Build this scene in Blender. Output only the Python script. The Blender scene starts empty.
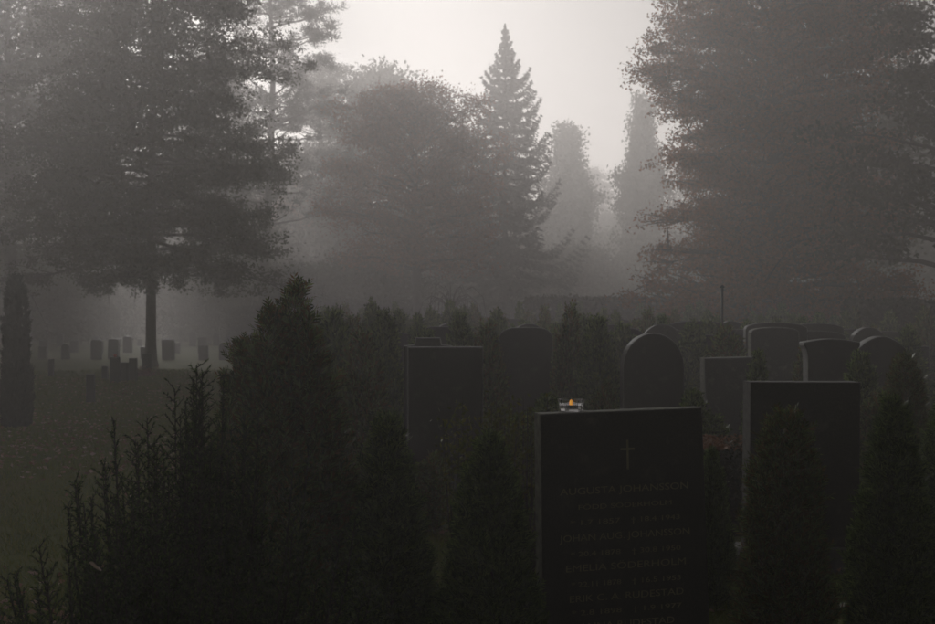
import bpy, bmesh, math, random
import numpy as np
from mathutils import Vector, Matrix

random.seed(7)
rng = np.random.default_rng(7)
R = math.radians
sc = bpy.context.scene
col = sc.collection

# ------------------------------------------------------------------ camera, world, sun, exposure
CAMZ = 1.36
F = 1299.0                      # pixels of focal length in the 935 px wide photograph
cd = bpy.data.cameras.new('camera')
cam = bpy.data.objects.new('camera', cd)
col.objects.link(cam)
cam.location = (0, 0, CAMZ)
cam.rotation_euler = (R(90), 0, 0)
cd.sensor_width = 36
cd.lens = 50
cd.clip_start = 0.05
cd.clip_end = 3000
cd.dof.use_dof = True
cd.dof.focus_distance = 5.2
cd.dof.aperture_fstop = 9
sc.camera = cam

SUN_EL, SUN_AZ = R(20), R(-16.5)
w = bpy.data.worlds.new("World")
sc.world = w
w.use_nodes = True
nt = w.node_tree
bg = nt.nodes['Background']
sky = nt.nodes.new('ShaderNodeTexSky')
sky.sky_type = 'NISHITA'
sky.sun_disc = False
sky.sun_elevation = SUN_EL
sky.sun_rotation = SUN_AZ
sky.dust_density = 1.0
sky.air_density = 1.0
hs = nt.nodes.new('ShaderNodeHueSaturation')
hs.inputs['Saturation'].default_value = 0.12
nt.links.new(sky.outputs[0], hs.inputs['Color'])
nt.links.new(hs.outputs[0], bg.inputs['Color'])
bg.inputs['Strength'].default_value = 0.041

sd = bpy.data.lights.new('sun', 'SUN')
sun = bpy.data.objects.new('sun', sd)
col.objects.link(sun)
sd.energy = 4.6
sd.angle = R(10)
sd.color = (1.0, 0.98, 0.96)
sv = Vector((math.sin(SUN_AZ) * math.cos(SUN_EL), math.cos(SUN_AZ) * math.cos(SUN_EL), math.sin(SUN_EL)))
sun.rotation_euler = sv.to_track_quat('Z', 'Y').to_euler()
sun.location = (-12, 40, 60)

sc.view_settings.view_transform = 'Standard'
sc.view_settings.look = 'None'
sc.view_settings.gamma = 1
sc.view_settings.exposure = -0.6
sc.cycles.use_denoising = True
sc.cycles.sample_clamp_direct = 4
sc.cycles.sample_clamp_indirect = 2
sc.cycles.volume_bounces = 2
sc.cycles.max_bounces = 6
sc.cycles.diffuse_bounces = 2
sc.cycles.transparent_max_bounces = 8

# ------------------------------------------------------------------ helpers
def X(px, Y): return (px - 467.5) / F * Y
def Z(py, Y): return CAMZ + (312.0 - py) / F * Y

def tag(o, label=None, cat=None, group=None, kind=None):
    if label: o['label'] = label
    if cat: o['category'] = cat
    if group: o['group'] = group
    if kind: o['kind'] = kind
    return o

def empty(name, loc, rz=0.0):
    o = bpy.data.objects.new(name, None)
    o.empty_display_size = 0.1
    col.objects.link(o)
    o.location = loc
    o.rotation_euler = (0, 0, rz)
    return o

def link(name, me, mats, parent=None, loc=(0, 0, 0)):
    o = bpy.data.objects.new(name, me)
    if mats is not None and len(me.materials) == 0:
        for m in (mats if isinstance(mats, (list, tuple)) else [mats]):
            me.materials.append(m)
    col.objects.link(o)
    o.location = loc
    if parent: o.parent = parent
    return o

def copy_tree(o, parent=None):
    c = o.copy()
    col.objects.link(c)
    if parent: c.parent = parent
    for ch in list(o.children):
        copy_tree(ch, c)
    return c

def quads_mesh(name, V):
    """V: (n,4,3) array of quads"""
    V = np.asarray(V, dtype=np.float32)
    n = len(V)
    me = bpy.data.meshes.new(name)
    me.vertices.add(n * 4)
    me.vertices.foreach_set('co', V.reshape(-1))
    me.loops.add(n * 4)
    me.loops.foreach_set('vertex_index', np.arange(n * 4, dtype=np.int32))
    me.polygons.add(n)
    me.polygons.foreach_set('loop_start', np.arange(0, n * 4, 4, dtype=np.int32))
    me.polygons.foreach_set('loop_total', np.full(n, 4, dtype=np.int32))
    me.update(calc_edges=True)
    return me

def unit(a):
    return a / (np.linalg.norm(a, axis=-1, keepdims=True) + 1e-9)

def leaf_quads(c, L, W, axis=None, spread=1.0, g=rng):
    """diamond leaves centred at c; L, W half sizes (scalar or array)"""
    n = len(c)
    a = unit(g.normal(size=(n, 3)))
    if axis is not None:
        a = unit(axis + a * spread)
    b = unit(np.cross(a, unit(g.normal(size=(n, 3)))))
    L = np.broadcast_to(np.asarray(L, float).reshape(-1, 1), (n, 1)) * g.uniform(.7, 1.3, (n, 1))
    W = np.broadcast_to(np.asarray(W, float).reshape(-1, 1), (n, 1)) * g.uniform(.7, 1.3, (n, 1))
    nrm = np.cross(a, b)
    f = nrm * W * 0.25
    return np.stack([c - a * L, c + b * W + f - a * L * .1, c + a * L, c - b * W + f - a * L * .1], axis=1)

class Tubes:
    def __init__(s): s.v = []; s.f = []
    def add(s, pts, rads, k=6, cap=True):
        pts = [Vector(p) for p in pts]
        base = len(s.v)
        up = Vector((0.13, 0.21, 0.97))
        for i, p in enumerate(pts):
            d = (pts[min(i + 1, len(pts) - 1)] - pts[max(i - 1, 0)])
            if d.length < 1e-8: d = Vector((0, 0, 1))
            d.normalize()
            a = d.cross(up)
            if a.length < 0.15: a = d.cross(Vector((1, 0.1, 0)))
            a.normalize(); b = d.cross(a)
            for j in range(k):
                t = 2 * math.pi * j / k
                s.v.append(p + (a * math.cos(t) + b * math.sin(t)) * rads[i])
        for i in range(len(pts) - 1):
            for j in range(k):
                q = base + i * k
                s.f.append((q + j, q + (j + 1) % k, q + k + (j + 1) % k, q + k + j))
        if cap:
            s.f.append(tuple(base + (len(pts) - 1) * k + j for j in range(k)))
            s.f.append(tuple(base + k - 1 - j for j in range(k)))
    def mesh(s, name, smooth=True):
        me = bpy.data.meshes.new(name)
        me.from_pydata([tuple(v) for v in s.v], [], s.f)
        me.update()
        if smooth:
            me.polygons.foreach_set('use_smooth', [True] * len(me.polygons))
        return me

def box_into(bm, x0, x1, y0, y1, z0, z1, bev=0.0):
    r = bmesh.ops.create_cube(bm, size=1)
    vs = r['verts']
    for v in vs:
        v.co = Vector(((x0 + x1) / 2 + v.co.x * (x1 - x0), (y0 + y1) / 2 + v.co.y * (y1 - y0), (z0 + z1) / 2 + v.co.z * (z1 - z0)))
    if bev > 0:
        es = list({e for v in vs for e in v.link_edges})
        bmesh.ops.bevel(bm, geom=es, offset=bev, segments=2, affect='EDGES', profile=.5)

def bm_mesh(bm, name):
    bmesh.ops.recalc_face_normals(bm, faces=bm.faces)
    me = bpy.data.meshes.new(name)
    bm.to_mesh(me); bm.free()
    return me

# ------------------------------------------------------------------ materials
def mat(name, build):
    m = bpy.data.materials.new(name)
    m.use_nodes = True
    t = m.node_tree
    p = t.nodes['Principled BSDF']
    build(t, p)
    return m

def N(t, k, **kw):
    n = t.nodes.new(k)
    for a, v in kw.items():
        if a in n.inputs: n.inputs[a].default_value = v
        else: setattr(n, a, v)
    return n

def ramp(t, src, stops):
    r = t.nodes.new('ShaderNodeValToRGB')
    e = r.color_ramp.elements
    while len(e) < len(stops): e.new(0.5)
    for i, (p, c) in enumerate(stops):
        e[i].position = p; e[i].color = (*c, 1)
    t.links.new(src, r.inputs[0])
    return r

def foliage(name, cols, trans=0.25, rough=0.6, noise=0.0):
    def b(t, p):
        g = N(t, 'ShaderNodeNewGeometry')
        n = len(cols)
        r = ramp(t, g.outputs['Random Per Island'], [(i / max(1, n - 1), c) for i, c in enumerate(cols)])
        p.inputs['Roughness'].default_value = rough
        p.inputs['Specular IOR Level'].default_value = 0.12
        t.links.new(r.outputs[0], p.inputs['Base Color'])
        tr = N(t, 'ShaderNodeBsdfTranslucent')
        t.links.new(r.outputs[0], tr.inputs['Color'])
        mx = N(t, 'ShaderNodeMixShader'); mx.inputs[0].default_value = trans
        t.links.new(p.outputs[0], mx.inputs[1]); t.links.new(tr.outputs[0], mx.inputs[2])
        t.links.new(mx.outputs[0], t.nodes['Material Output'].inputs['Surface'])
    return mat(name, b)

def noisy(name, c0, c1, scale, rough=0.85, bump=0.3, spec=0.3, detail=6, bdist=0.01):
    def b(t, p):
        tc = N(t, 'ShaderNodeTexCoord')
        n = N(t, 'ShaderNodeTexNoise', Scale=scale, Detail=detail)
        t.links.new(tc.outputs['Object'], n.inputs['Vector'])
        r = ramp(t, n.outputs[0], [(.3, c0), (.7, c1)])
        t.links.new(r.outputs[0], p.inputs['Base Color'])
        p.inputs['Roughness'].default_value = rough
        p.inputs['Specular IOR Level'].default_value = spec
        n2 = N(t, 'ShaderNodeTexNoise', Scale=scale * 6, Detail=4)
        t.links.new(tc.outputs['Object'], n2.inputs['Vector'])
        bp = N(t, 'ShaderNodeBump', Strength=bump, Distance=bdist)
        t.links.new(n2.outputs[0], bp.inputs['Height'])
        t.links.new(bp.outputs[0], p.inputs['Normal'])
    return mat(name, b)

def flat(name, c, rough=0.5, metal=0.0, spec=0.5):
    def b(t, p):
        tc = N(t, 'ShaderNodeTexCoord')
        n = N(t, 'ShaderNodeTexNoise', Scale=40, Detail=3)
        t.links.new(tc.outputs['Object'], n.inputs['Vector'])
        r = ramp(t, n.outputs[0], [(.3, tuple(x * .8 for x in c)), (.7, tuple(x * 1.15 for x in c))])
        t.links.new(r.outputs[0], p.inputs['Base Color'])
        p.inputs['Roughness'].default_value = rough
        p.inputs['Metallic'].default_value = metal
        p.inputs['Specular IOR Level'].default_value = spec
    return mat(name, b)

M = {}
M['bark'] = noisy('bark', (.03, .025, .02), (.07, .06, .05), 9, bump=.8, bdist=.02)
M['leaf_green'] = foliage('leaf_green', [(.03, .04, .02), (.05, .06, .028), (.07, .065, .03)])
M['leaf_autumn'] = foliage('leaf_autumn', [(.16, .06, .03), (.26, .09, .035), (.10, .06, .03), (.32, .11, .04)], .4)
M['leaf_maple'] = foliage('leaf_maple', [(.12, .055, .025), (.30, .10, .03), (.08, .06, .028), (.22, .085, .03)], .4)
M['needle'] = foliage('needle', [(.022, .034, .022), (.035, .05, .03), (.03, .04, .025)], .1)
M['thuja'] = foliage('thuja', [(.02, .042, .010), (.04, .075, .016), (.22, .28, .08), (.024, .045, .012), (.12, .18, .045)], .2, .5)  # pale tones mix fresh tips with highlights painted in as colour
M['dark_thuja'] = foliage('dark_thuja', [(.012, .02, .008), (.02, .03, .012), (.03, .042, .016)], .1, .7)
M['thuja_brown'] = foliage('thuja_brown', [(.026, .045, .012), (.05, .07, .016), (.18, .10, .035), (.03, .055, .014), (.2, .25, .08), (.05, .08, .02)], .2, .5)  # brown bits and fresh tips, the palest tone doubling as painted highlights
M['yew'] = foliage('yew', [(.014, .03, .010), (.03, .052, .016), (.12, .17, .05)], .12, .75)
M['privet'] = foliage('privet', [(.07, .085, .02), (.12, .13, .025), (.05, .06, .02), (.16, .14, .03)], .4, .45)
M['hedge'] = foliage('hedge', [(.025, .032, .018), (.04, .045, .022), (.05, .04, .02)], .2)
M['dead_leaf'] = foliage('dead_leaf', [(.2, .09, .05), (.3, .18, .12), (.13, .06, .035), (.45, .33, .27)], .2, .6)
M['rust_leaf'] = foliage('rust_leaf', [(.16, .07, .03), (.24, .12, .06), (.09, .045, .025)], .2, .6)
M['pale_leaf'] = foliage('pale_leaf', [(.3, .24, .2), (.34, .26, .21)], .2, .6)
M['heather'] = foliage('heather', [(.16, .06, .06), (.2, .09, .08), (.05, .05, .03)], .2, .6)
M['grass'] = foliage('grass', [(.08, .11, .012), (.12, .15, .016), (.15, .145, .026), (.09, .115, .014)], .25, .6)
M['hedge_core'] = noisy('hedge_core', (.01, .012, .008), (.02, .022, .012), 20)
M['soil'] = noisy('soil', (.025, .02, .014), (.05, .04, .028), 12, bump=.6)
M['metal'] = flat('dark_metal', (.03, .03, .03), .5, .6)
M['bronze'] = flat('bronze_letter', (.19, .165, .095), .6, .2)
M['red'] = flat('red_plastic', (.35, .03, .02), .35)
M['wax'] = flat('wax', (.7, .68, .6), .5)
M['tin'] = flat('tin', (.7, .7, .7), .25, 1.0)

def polished(name, c0, c1, rough):
    def b(t, p):
        tc = N(t, 'ShaderNodeTexCoord')
        n = N(t, 'ShaderNodeTexNoise', Scale=160, Detail=3)
        t.links.new(tc.outputs['Object'], n.inputs['Vector'])
        n3 = N(t, 'ShaderNodeTexNoise', Scale=5, Detail=5)
        t.links.new(tc.outputs['Object'], n3.inputs['Vector'])
        r = ramp(t, n.outputs[0], [(.35, c0), (.65, c1)])
        n4 = N(t, 'ShaderNodeTexNoise', Scale=9, Detail=9, Roughness=.75)
        t.links.new(tc.outputs['Object'], n4.inputs['Vector'])
        r4 = ramp(t, n4.outputs[0], [(.56, (0, 0, 0)), (.72, (.7, .7, .7))])
        mx = N(t, 'ShaderNodeMixRGB')
        t.links.new(r4.outputs[0], mx.inputs[0]); t.links.new(r.outputs[0], mx.inputs[1])
        mx.inputs[2].default_value = (c1[0] * 2.2 + .02, c1[1] * 2.4 + .02, c1[2] * 1.8 + .015, 1)
        t.links.new(mx.outputs[0], p.inputs['Base Color'])
        r2 = ramp(t, n3.outputs[0], [(.3, (rough,) * 3), (.7, (min(1, rough + .2),) * 3)])
        t.links.new(r2.outputs[0], p.inputs['Roughness'])
        p.inputs['Specular IOR Level'].default_value = 0.35
    return mat(name, b)

M['granite'] = polished('black_granite', (.009, .009, .008), (.026, .025, .022), .4)
M['granite_grey'] = polished('grey_granite', (.04, .04, .039), (.085, .083, .08), .5)
M['lit_rim'] = polished('polished_lit_edge', (.07, .07, .068), (.16, .16, .15), .22)  # polished bevel, colour lightened to stand in for light on the edges
M['rough'] = noisy('rough_granite', (.05, .05, .038), (.14, .14, .10), 30, .8, .7, .3, bdist=.004)
M['rough_dark'] = noisy('rough_dark_granite', (.035, .033, .03), (.09, .085, .075), 30, .7, .6, .4, bdist=.004)

def b_ground(t, p):
    tc = N(t, 'ShaderNodeTexCoord')
    n = N(t, 'ShaderNodeTexNoise', Scale=1.2, Detail=10, Roughness=.7)
    t.links.new(tc.outputs['Object'], n.inputs['Vector'])
    r = ramp(t, n.outputs[0], [(.32, (.05, .065, .010)), (.5, (.08, .095, .012)), (.68, (.11, .09, .022))])
    t.links.new(r.outputs[0], p.inputs['Base Color'])
    p.inputs['Roughness'].default_value = .95
    p.inputs['Specular IOR Level'].default_value = .1
    n2 = N(t, 'ShaderNodeTexNoise', Scale=60, Detail=6)
    t.links.new(tc.outputs['Object'], n2.inputs['Vector'])
    bp = N(t, 'ShaderNodeBump', Strength=.8, Distance=.03)
    t.links.new(n2.outputs[0], bp.inputs['Height'])
    t.links.new(bp.outputs[0], p.inputs['Normal'])
M['ground'] = mat('grass_ground', b_ground)

def b_glass(t, p):
    p.inputs['Base Color'].default_value = (.95, .95, .97, 1)
    p.inputs['Roughness'].default_value = .06
    p.inputs['Transmission Weight'].default_value = 1
    p.inputs['IOR'].default_value = 1.45
M['glass'] = mat('clear_glass', b_glass)
def b_flame(t, p):
    p.inputs['Base Color'].default_value = (1, .4, .05, 1)
    p.inputs['Emission Color'].default_value = (1, .42, .06, 1)
    p.inputs['Emission Strength'].default_value = .9
M['flame'] = mat('flame', b_flame)

# ------------------------------------------------------------------ ground and air
def gz(x, y):
    return 0.03 * np.sin(x * .55 + 1.3) * np.sin(y * .4 + .4) + 0.015 * np.sin(x * 1.7 + y * 1.1)

def make_ground():
    xs = np.concatenate([[-900, -400, -200, -120], np.linspace(-60, 60, 121), [120, 200, 400, 900]])
    ys = np.concatenate([[-300, -100, -40, -15], np.linspace(-5, 90, 136), [120, 160, 230, 400, 900]])
    vs = []; fs = []
    for j, y in enumerate(ys):
        for i, x in enumerate(xs):
            vs.append((x, y, float(gz(x, y)) if abs(x) <= 60 and -5 <= y <= 90 else 0.0))
    nx = len(xs)
    for j in range(len(ys) - 1):
        for i in range(nx - 1):
            a = j * nx + i
            fs.append((a, a + 1, a + nx + 1, a + nx))
    me = bpy.data.meshes.new('ground'); me.from_pydata(vs, [], fs); me.update()
    me.polygons.foreach_set('use_smooth', [True] * len(me.polygons))
    o = link('ground', me, M['ground'])
    tag(o, kind='structure')
make_ground()

def make_haze():
    bm = bmesh.new()
    box_into(bm, -1000, 1000, -400, 1000, -1.0, 24.0)
    o = link('haze', bm_mesh(bm, 'haze'), None)
    m = bpy.data.materials.new('haze'); m.use_nodes = True
    t = m.node_tree
    t.nodes.remove(t.nodes['Principled BSDF'])
    v = t.nodes.new('ShaderNodeVolumePrincipled')
    v.inputs['Color'].default_value = (.93, .886, .864, 1)
    v.inputs['Density'].default_value = HAZE
    v.inputs['Anisotropy'].default_value = 0.68
    t.links.new(v.outputs[0], t.nodes['Material Output'].inputs['Volume'])
    o.data.materials.append(m)
    tag(o, kind='stuff')
HAZE = 0.0095
make_haze()

# ------------------------------------------------------------------ trees
def smoothnoise(a, k, g):
    s = 0
    for i in range(3):
        s = s + np.sin(a * (k + i) + g.uniform(0, 6.28)) / (i + 1)
    return s / 1.8

def broad_tree(seed, h, zb, R0, prof, nlimb, leaf, nleaf, mleaf, tr=.16, tierz=.35, twig=9, name='tree', rise=.35, clump=.28, droop=0.0):
    """returns root Empty at origin with trunk, limb and crown"""
    g = np.random.default_rng(seed); rd = random.Random(seed)
    root = empty(name, (0, 0, 0))
    T = Tubes(); L = Tubes()
    lean = (rd.uniform(-.2, .2), rd.uniform(-.2, .2))
    def tp(z):
        u = z / h
        return Vector((lean[0] * u + .06 * math.sin(3 * u + seed), lean[1] * u + .06 * math.cos(4 * u + seed), z))
    zs = [-.15, 0.02, .15, .6] + [zb + (h - zb) * k / 7 for k in range(0, 8)]
    zs = sorted(set(zs))
    T.add([tp(z) for z in zs], [tr * (1.45 if z < .1 else 1.2 if z < .3 else 1.0) * (1 - .93 * max(0, z / h)) for z in zs], 10)
    cs = []; wts = []
    for i in range(nlimb):
        u = (i + rd.random()) / nlimb
        z = zb + (h - zb) * u * .96
        az = i * 2.39996 + rd.uniform(-.4, .4)
        ln = R0 * prof(u) * rd.uniform(.72, 1.12)
        if ln < .15: ln = .15
        d = Vector((math.cos(az), math.sin(az), 0))
        rz = rise * ln * (0.3 + u) + rd.uniform(-.1, .1) * ln
        pts = []
        for k in range(6):
            s = k / 5
            pts.append(tp(z - .12) + d * ln * s + Vector((0, 0, rz * s ** .8 - .1 * ln * s * s)) + Vector((rd.uniform(-1, 1), rd.uniform(-1, 1), rd.uniform(-1, 1))) * .05 * ln * (s > 0) * (s))
        r0 = max(.012, tr * .42 * (1 - u * .7) * min(1, ln / R0 + .3))
        L.add(pts, [r0 * (1 - .85 * k / 5) for k in range(6)], 5)
        for q in range(twig):
            s = rd.uniform(.12, 1.0) ** .8
            k = min(4, int(s * 5)); p0 = pts[k].lerp(pts[k + 1], s * 5 - k)
            dd = (d + Vector((rd.gauss(0, .8), rd.gauss(0, .8), rd.gauss(.15 - droop, .3)))).normalized()
            tl = (.22 + .22 * rd.random()) * ln * (1.25 - .5 * s) + .15
            p1 = p0 + dd * tl
            L.add([p0, p0.lerp(p1, .5) + Vector((0, 0, .03 * tl)), p1], [r0 * .28 + .003, r0 * .18 + .002, .003], 3, False)
            for v in (.35, .7, 1.0):
                cs.append(p0.lerp(p1, v)); wts.append(tl * rd.choice([.1, .6, 1, 2.4]))
    cs = np.array([tuple(c) for c in cs]); wts = np.array(wts); wts /= wts.sum()
    idx = g.choice(len(cs), nleaf, p=wts)
    # each clump has its own extent
    ext = g.uniform(.6, 1.25, len(cs))[idx][:, None]
    off = np.clip(g.normal(size=(nleaf, 3)), -1.7, 1.7) * clump * ext
    off[:, 2] *= tierz / .6
    c = cs[idx] + off
    c = c[c[:, 2] > zb * .72]
    V = leaf_quads(c, leaf, leaf * .62, g=g)
    link('trunk', T.mesh('trunk'), M['bark'], root)
    link('limb', L.mesh('limb'), M['bark'], root)
    link('crown', quads_mesh('crown', V), mleaf, root)
    return root

def spruce(seed, h, R0, zb=.5, nleaf=26000, up=.35, mleaf=None, name='spruce_tree', gap=.34, size=.085, tr=.17, power=.85):
    g = np.random.default_rng(seed); rd = random.Random(seed)
    root = empty(name, (0, 0, 0))
    T = Tubes(); L = Tubes()
    T.add([(0, 0, -.15), (0, 0, .1), (0, 0, h * .5), (.03, 0, h)], [tr * 1.3, tr, tr * .55, .01], 9)
    seg = []
    z = zb
    while z < h - .1:
        u = (z - zb) / (h - zb)
        nb = 6 if u < .8 else 5
        a0 = rd.uniform(0, 6.28)
        for i in range(nb):
            az = a0 + i * 6.283 / nb + rd.uniform(-.3, .3)
            ln = R0 * (1 - u) ** power * rd.choice([.55, .75, .9, 1.0, 1.1, 1.3]) * min(1, .35 + (1 - u) * 3.2) + .05
            d = Vector((math.cos(az), math.sin(az), 0))
            lat = Vector((-d.y, d.x, 0))
            drop = .30 * ln * (1 - u * 1.3)
            pts = []
            for k in range(8):
                s = k / 7
                zz = z + rd.uniform(-.02, .02) - drop * (1 - (1 - s) ** 1.6) + up * ln * max(0, s - .55) ** 1.5 * 2.0 + (.12 * ln * s if u > .75 else 0)
                pts.append(Vector((d.x * ln * s, d.y * ln * s, zz)))
            L.add(pts, [.03 * (1 - u * .6) * (1 - .85 * k / 7) + .003 for k in range(8)], 4)
            for k in range(7):
                for q in range(3):
                    s = (k + (q + .5) / 3) / 7
                    if s < .12: continue
                    p = pts[k].lerp(pts[k + 1], (q + .5) / 3)
                    wd = ln * .26 * math.sin(min(1, (1.04 - s) * 1.5 + .1) * 1.57)
                    seg.append((p, lat, d, wd, ln))
        z += gap * (1 - .45 * u) * rd.uniform(.85, 1.15)
    P = np.array([tuple(s[0]) for s in seg]); LA = np.array([tuple(s[1]) for s in seg]); D = np.array([tuple(s[2]) for s in seg])
    WD = np.array([s[3] for s in seg])
    wt = WD + .05; wt = wt / wt.sum()
    idx = g.choice(len(seg), nleaf, p=wt)
    t = g.uniform(-1, 1, nleaf)
    c = P[idx] + LA[idx] * (t * WD[idx])[:, None] + D[idx] * (np.abs(t) * WD[idx] * .5)[:, None]
    c[:, 2] += -np.abs(t) * WD[idx] * .35 + g.normal(size=nleaf) * .035
    ax = LA[idx] * np.sign(t)[:, None] * .8 + D[idx] * .7 + np.array([0, 0, -.25])
    c2 = np.stack([g.normal(0, .05, 900), g.normal(0, .05, 900), h - .02 - np.abs(g.normal(0, .45, 900))], 1)
    c2[:, :2] *= (.15 + (h - c2[:, 2:]) * .9)
    V = leaf_quads(c, size, size * .3, axis=ax, spread=.6, g=g)
    V = np.concatenate([V, leaf_quads(c2, size * .8, size * .25, axis=np.array([0, 0, 1.]) + c2 * [4, 4, 0], spread=.4, g=g)])
    link('trunk', T.mesh('trunk'), M['bark'], root)
    link('limb', L.mesh('limb'), M['bark'], root)
    link('crown', quads_mesh('crown', V), mleaf or M['needle'], root)
    return root

def pine(seed, h, zb, R0, nclump=60, nleaf=22000, size=.09, tr=.2):
    g = np.random.default_rng(seed); rd = random.Random(seed)
    root = empty('pine_tree', (0, 0, 0))
    T = Tubes(); L = Tubes()
    tp = lambda z: Vector((.25 * math.sin(z * .3 + seed), .2 * math.cos(z * .25), z))
    zs = [-.15, .1, h * .2, h * .4, h * .6, h * .8, h * .97]
    T.add([tp(z) for z in zs], [tr * (1.3 if z < 0 else 1) * (1 - .8 * max(z, 0) / h) for z in zs], 9)
    cs = []; ex = []
    for i in range(nclump):
        u = rd.random() ** .8
        z = zb + (h - zb) * u
        az = i * 2.4 + rd.uniform(-.5, .5)
        ln = R0 * (1 - .65 * u ** 1.5) * rd.uniform(.35, 1.1)
        d = Vector((math.cos(az), math.sin(az), 0))
        p0 = tp(z); p1 = p0 + d * ln + Vector((0, 0, ln * rd.uniform(.05, .5)))
        mid = p0.lerp(p1, .55) + Vector((rd.uniform(-.1, .1), rd.uniform(-.1, .1), -.06 * ln))
        L.add([p0, mid, p1], [.06 * (1 - u * .5), .035, .01], 5)
        for q in range(5):
            cs.append(p1 + Vector((rd.gauss(0, .45), rd.gauss(0, .45), rd.gauss(.05, .2)))); ex.append(rd.uniform(.14, .42))
        for q in range(2):
            cs.append(mid.lerp(p1, .5) + Vector((rd.gauss(0, .25), rd.gauss(0, .25), rd.gauss(.1, .12)))); ex.append(rd.uniform(.14, .34))
    cs = np.array([tuple(c) for c in cs]); ex = np.array(ex)
    wt = ex ** 2; wt /= wt.sum()
    idx = g.choice(len(cs), nleaf, p=wt)
    o = unit(g.normal(size=(nleaf, 3))) * (g.uniform(0, 1, (nleaf, 1)) ** .4) * ex[idx][:, None]
    o[:, 2] *= .6
    V = leaf_quads(cs[idx] + o * (1 + .5 * g.normal(size=(nleaf, 1))), size, size * .22, axis=o * 2 + np.array([0, 0, .2]), spread=.5, g=g)
    link('trunk', T.mesh('trunk'), M['bark'], root)
    link('limb', L.mesh('limb'), M['bark'], root)
    link('crown', quads_mesh('crown', V), M['needle'], root)
    return root

def put(root, px, Y, rz=0, s=1.0, sx=None):
    root.location = (X(px, Y), Y, 0)
    root.rotation_euler = (0, 0, rz)
    root.scale = (sx or s, sx or s, s)
    return root

# 1 large tree left of centre: broad cone, low horizontal limbs
p_cone = lambda u: (1 - u) ** .62 * (.93 + .13 * math.sin(u * 34))
t1 = broad_tree(11, 16.5, 2.45, 3.75, p_cone, 190, .044, 200000, M['leaf_green'], tr=.14, tierz=.42, twig=15, rise=.06, clump=.145, droop=.2, name='broadleaf_tree')
put(t1, 153, 33)
tag(t1, 'large dark broad tree with low spreading limbs, standing on the lawn at left', 'tree')
# 4 round autumn tree in the middle
p_round = lambda u: math.sqrt(max(0, 1 - (u * 1.02 - .42) ** 2 / .36)) if u < .999 else .1
t4 = broad_tree(21, 9.6, 2.9, 2.85, p_round, 80, .052, 60000, M['leaf_autumn'], tr=.2, tierz=.45, twig=9, rise=.55, clump=.26, name='autumn_tree')
put(t4, 417, 48)
tag(t4, 'rounded rust-tinged deciduous tree in the middle distance, left of the pointed spruce', 'tree')
# 5 pointed spruce
t5 = spruce(31, 14.2, 3.5, .9, 80000, up=.75, size=.1, gap=.55, power=.85)
put(t5, 505, 58, .6)
tag(t5, 'tall pointed spruce with upturned branch tips rising in the centre of the view', 'tree')
# 9 big maple at right
p_maple = lambda u: (.95 + .08 * math.sin(u * 11 + 1)) * (1 - max(0, u - .6) ** 2 * 4.2)
t9 = broad_tree(41, 13.5, .9, 2.75, p_maple, 190, .042, 230000, M['leaf_maple'], tr=.28, tierz=.45, twig=17, rise=.32, clump=.135, name='maple_tree')
put(t9, 777, 31)
tag(t9, 'huge bronze-leaved maple filling the upper right, foliage down to the hedges', 'tree')
# 10 far-right tree with thin open limbs
p_open = lambda u: .8 + .3 * math.sin(u * 7 + 1)
t10 = broad_tree(51, 11.5, 2.2, 2.4, p_open, 60, .065, 20000, M['leaf_green'], tr=.15, tierz=.3, twig=8, rise=.5, clump=.22, name='broadleaf_tree')
put(t10, 945, 27)
tag(t10, 'open-branched leafy tree cut off by the right edge of the view', 'tree')
# 3 pines right of the large tree
t3 = pine(61, 19, 5, 3.3, 130, 60000, .09, .22)
put(t3, 268, 56)
tag(t3, 'tall pine with cloudy needle clumps between the big left tree and the round autumn tree', 'tree')
# 2 tall trees at far left
t2 = broad_tree(71, 17.5, 3.2, 3.4, p_round, 90, .1, 30000, M['leaf_green'], tr=.22, tierz=.4, twig=8, rise=.4, clump=.34, name='broadleaf_tree')
put(t2, 10, 46)
tag(t2, 'tall faint leafy tree in the fog at the left edge behind the columnar cypress', 'tree')
# 7, 8 and others behind
t6 = broad_tree(81, 13.5, 3, 4.2, p_round, 80, .12, 26000, M['leaf_green'], tr=.25, tierz=.5, twig=8, rise=.4, clump=.4, name='broadleaf_tree')
put(t6, 370, 72, 0, 1.1, .95)
tag(t6, 'pale round-topped tree seen through fog behind the rust-tinged tree', 'tree')
p_blunt = lambda u: (1 - u) ** .45 * (.8 + .25 * math.sin(u * 13))
t8 = broad_tree(91, 12.2, .8, 2.1, p_blunt, 80, .1, 32000, M['leaf_green'], tr=.2, tierz=.5, twig=8, rise=.15, clump=.3, name='broadleaf_tree')
put(t8, 568, 84, 1.0, 1.13, 1.25)
tag(t8, 'faint blunt-topped leafy tree in fog just right of the pointed spruce', 'tree')
t8b = copy_tree(t8); put(t8b, 640, 72, 2.2, 1.12, .85)
tag(t8b, 'faint tall narrow tree in fog touching the left side of the huge maple', 'tree')
t8c = copy_tree(t8); put(t8c, 448, 84, 3.1, .95, 1.3)
tag(t8c, 'very faint leafy treetop showing between the round tree and the pointed spruce', 'tree')
t3b = copy_tree(t3); put(t3b, 318, 74, 2.0, .82, .95)
tag(t3b, 'distant pale pine behind the right side of the nearer tall pine', 'tree')
t3c = copy_tree(t3); put(t3c, 70, 60, 4.0, 1.05)
tag(t3c, 'tall pine in fog behind the left half of the large dark tree', 'tree')
t2b = copy_tree(t2); put(t2b, 215, 62, 1.0, .8)
tag(t2b, 'foggy leafy tree whose trunk shows right of the large dark trunk', 'tree')
t4b = copy_tree(t4); put(t4b, 305, 78, 2.0, .95, 1.0)
tag(t4b, 'low rust-tinged tree left of the round autumn tree, faint in fog', 'tree')
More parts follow.
